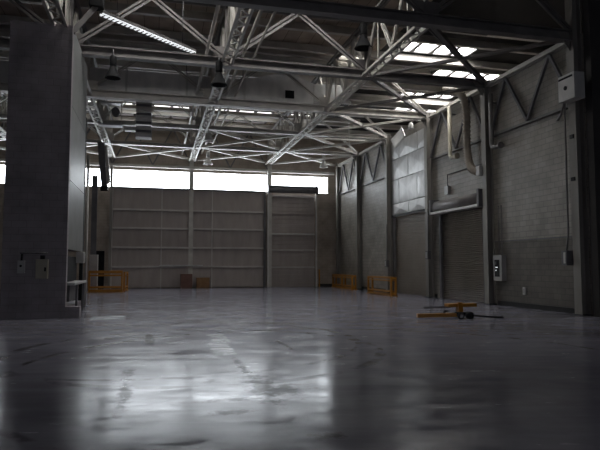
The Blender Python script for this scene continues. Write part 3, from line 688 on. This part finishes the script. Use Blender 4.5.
# ------------------------------------------------------------------ unit heater stack and hanging lamps
t = thing('unit_heater', 'stacked louvred unit heater hanging under the roof at left', 'heater', (-0.7, 31, 8.2))
for z0, z1, m_ in ((8.2, 8.75, 'steel_pale'), (8.85, 9.4, 'galv'), (9.5, 10.05, 'steel_pale')): MB().box(-1.1, -0.28, 30.4, 31.1, z0, z1, 0.02).build('casing', m_, t)
for k in range(8):
    z = 8.22 + k * 0.225
    MB().poly([(-1.07, 30.40, z), (-1.07, 30.34, z + 0.11), (-1.07, 30.36, z + 0.12), (-1.07, 30.42, z + 0.02)], (0.76, 0, 0)).build('louvre', 'white_box' if k % 2 == 0 else 'steel_dark', t)  # white and dark slats alternate to imitate light caught on louvres
MB().box(-1.62, -1.12, 30.5, 31.0, 8.55, 8.68).build('bracket', 'white_box', t)
for x in (-1.0, -0.4): MB().tube([(x, 30.8, 10.0), (x, 30.8, 11.6)], 0.02, 6).build('hanger_rod', 'steel_dark', t)
t = thing('unit_heater', 'open steel heater frame hanging under the roof beside the pier', 'heater', (-2.2, 31, 9))
for z in (8.75, 9.9): MB().box(-2.9, -1.75, 30.5, 31.0, z, z + 0.08).build('shelf', 'galv', t)
for x in (-2.85, -1.8): MB().bar((x, 30.55, 8.75), (x, 30.55, 11.6), 0.06, 0.06).build('hanger_rod', 'steel_pale', t)
MB().lathe([(0.2, -0.2), (0.22, 0.2), (0.1, 0.25)], (-2.1, 30.7, 9.5), 14, 'Y').build('motor', 'steel_dark', t)

def lamp(x, y, z, top, label, dark=True, s=1.0, dx=0):
    t = thing('high_bay_lamp', label, 'lamp', (x, y, z), 'high bay lamps under the roof')
    MB().lathe([(0.05, 0.52 * s), (0.10 * s, 0.46 * s), (0.16 * s, 0.30 * s), (0.30 * s, 0.02 * s), (0.31 * s, 0.0), (0.28 * s, 0.0), (0.14 * s, 0.24 * s)], (x, y, z), 18).build('reflector', 'black' if dark else 'white_box', t)
    MB().lathe([(0.11 * s, 0.48 * s), (0.13 * s, 0.5 * s), (0.13 * s, 0.84 * s), (0.08 * s, 0.9 * s)], (x, y, z), 14).build('ballast', 'black' if dark else 'galv', t)
    MB().tube([(x, y, z + 0.85 * s), (x + dx, y, top)], 0.022, 8).build('rod', 'steel_dark', t)
lamp(7.75, 20.7, 10.05, 11.7, 'black high bay lamp at the junction of truss and right girder', True, 1.15)
lamp(-1.55, 20.8, 8.15, 9.2, 'black high bay lamp hanging right of the pier top', True, 0.9)
lamp(2.15, 20.7, 8.15, 9.2, 'black high bay lamp hanging on the middle girder', True, 1.0)
lamp(2.95, 33.6, 8.85, 11.6, 'pale high bay lamp under the middle girder, nearer of two there', False)
lamp(3.4, 39.4, 8.5, 11.6, 'pale high bay lamp under the middle girder, farther of two there', False)
lamp(11.6, 39.2, 8.6, 11.0, 'pale high bay lamp in the far right corner', False)
lamp(8.3, 29.8, 9.6, 11.6, 'pale high bay lamp beside the right girder, beyond the duct', False, 0.9)

# glowing tubes added in place of a brightly lit brace, left to middle girder
t = thing('lit_brace_strip', 'added glowing strip standing for a bright slanting roof brace at upper left', 'lamp', (0, 19.3, 9.2))
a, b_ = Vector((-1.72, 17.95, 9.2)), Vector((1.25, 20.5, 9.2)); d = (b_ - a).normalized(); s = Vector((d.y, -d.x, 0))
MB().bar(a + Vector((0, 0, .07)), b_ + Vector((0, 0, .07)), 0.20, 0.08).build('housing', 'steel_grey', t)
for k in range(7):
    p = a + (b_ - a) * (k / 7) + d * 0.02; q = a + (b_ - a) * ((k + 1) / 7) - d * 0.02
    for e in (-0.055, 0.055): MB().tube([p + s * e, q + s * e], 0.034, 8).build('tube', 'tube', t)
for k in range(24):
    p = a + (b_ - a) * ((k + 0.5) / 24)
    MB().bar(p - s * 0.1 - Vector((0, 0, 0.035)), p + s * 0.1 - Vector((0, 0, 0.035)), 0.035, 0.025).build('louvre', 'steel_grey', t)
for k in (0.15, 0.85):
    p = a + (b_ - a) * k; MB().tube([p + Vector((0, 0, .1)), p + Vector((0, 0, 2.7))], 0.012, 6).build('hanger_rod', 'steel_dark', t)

# pipes slung along the middle girder, and a sprinkler pipe across
for i, (x, z, r, lb) in enumerate(((1.75, 9.55, 0.06, 'thin service pipe running to the end wall, left of the middle girder'), (3.15, 9.7, 0.07, 'pale service pipe running to the end wall, right of the middle girder'), (3.55, 9.6, 0.045, 'thinnest service pipe running to the end wall, right of the middle girder'))):
    o = MB().tube([(x, 16.2, z), (x, 41.9, z)], r, 8).build('service_pipe', 'steel_pale'); tag(o, lb, 'pipe', 'service pipes along the hall')
o = MB().tube([(-13.5, 33.9, 9.45), (12.9, 33.9, 9.45)], 0.06, 8).build('sprinkler_pipe', 'steel_pale'); tag(o, 'straight sprinkler pipe crossing the hall over the far bays', 'pipe')
# drop rod with bracket near the right girder
t = thing('drop_rod', 'thin white drop rod with a foot bracket before the far right wall', 'rod', (10.3, 30.2, 8.2))
MB().tube([(10.35, 30.0, 10.6), (10.35, 30.0, 8.05)], 0.025, 8).build('rod', 'white_box', t)
MB().box(10.2, 10.5, 29.95, 30.05, 8.0, 8.07).build('foot_bracket', 'white_box', t)

# ------------------------------------------------------------------ world, camera, view
w = bpy.data.worlds.new('overcast_sky'); SC.world = w; w.use_nodes = True
bg = w.node_tree.nodes['Background']; bg.inputs['Color'].default_value = (0.80, 0.86, 1.0, 1); bg.inputs['Strength'].default_value = WORLD

cam = bpy.data.cameras.new('camera'); co = bpy.data.objects.new('camera', cam); COL.objects.link(co)
cam.sensor_width = 36; cam.lens = 34.56; cam.clip_end = 200
co.location = (0, 0, 1.6); co.rotation_euler = (math.radians(94.0), 0, math.radians(-14.1))
SC.camera = co
SC.view_settings.view_transform = 'Standard'; SC.view_settings.look = 'None'
SC.view_settings.exposure = 0.0; SC.view_settings.gamma = 1.0; SC.view_settings.use_curve_mapping = False
SC.cycles.use_denoising = True
SC.cycles.max_bounces = 10; SC.cycles.diffuse_bounces = 6
SC.cycles.caustics_reflective = False
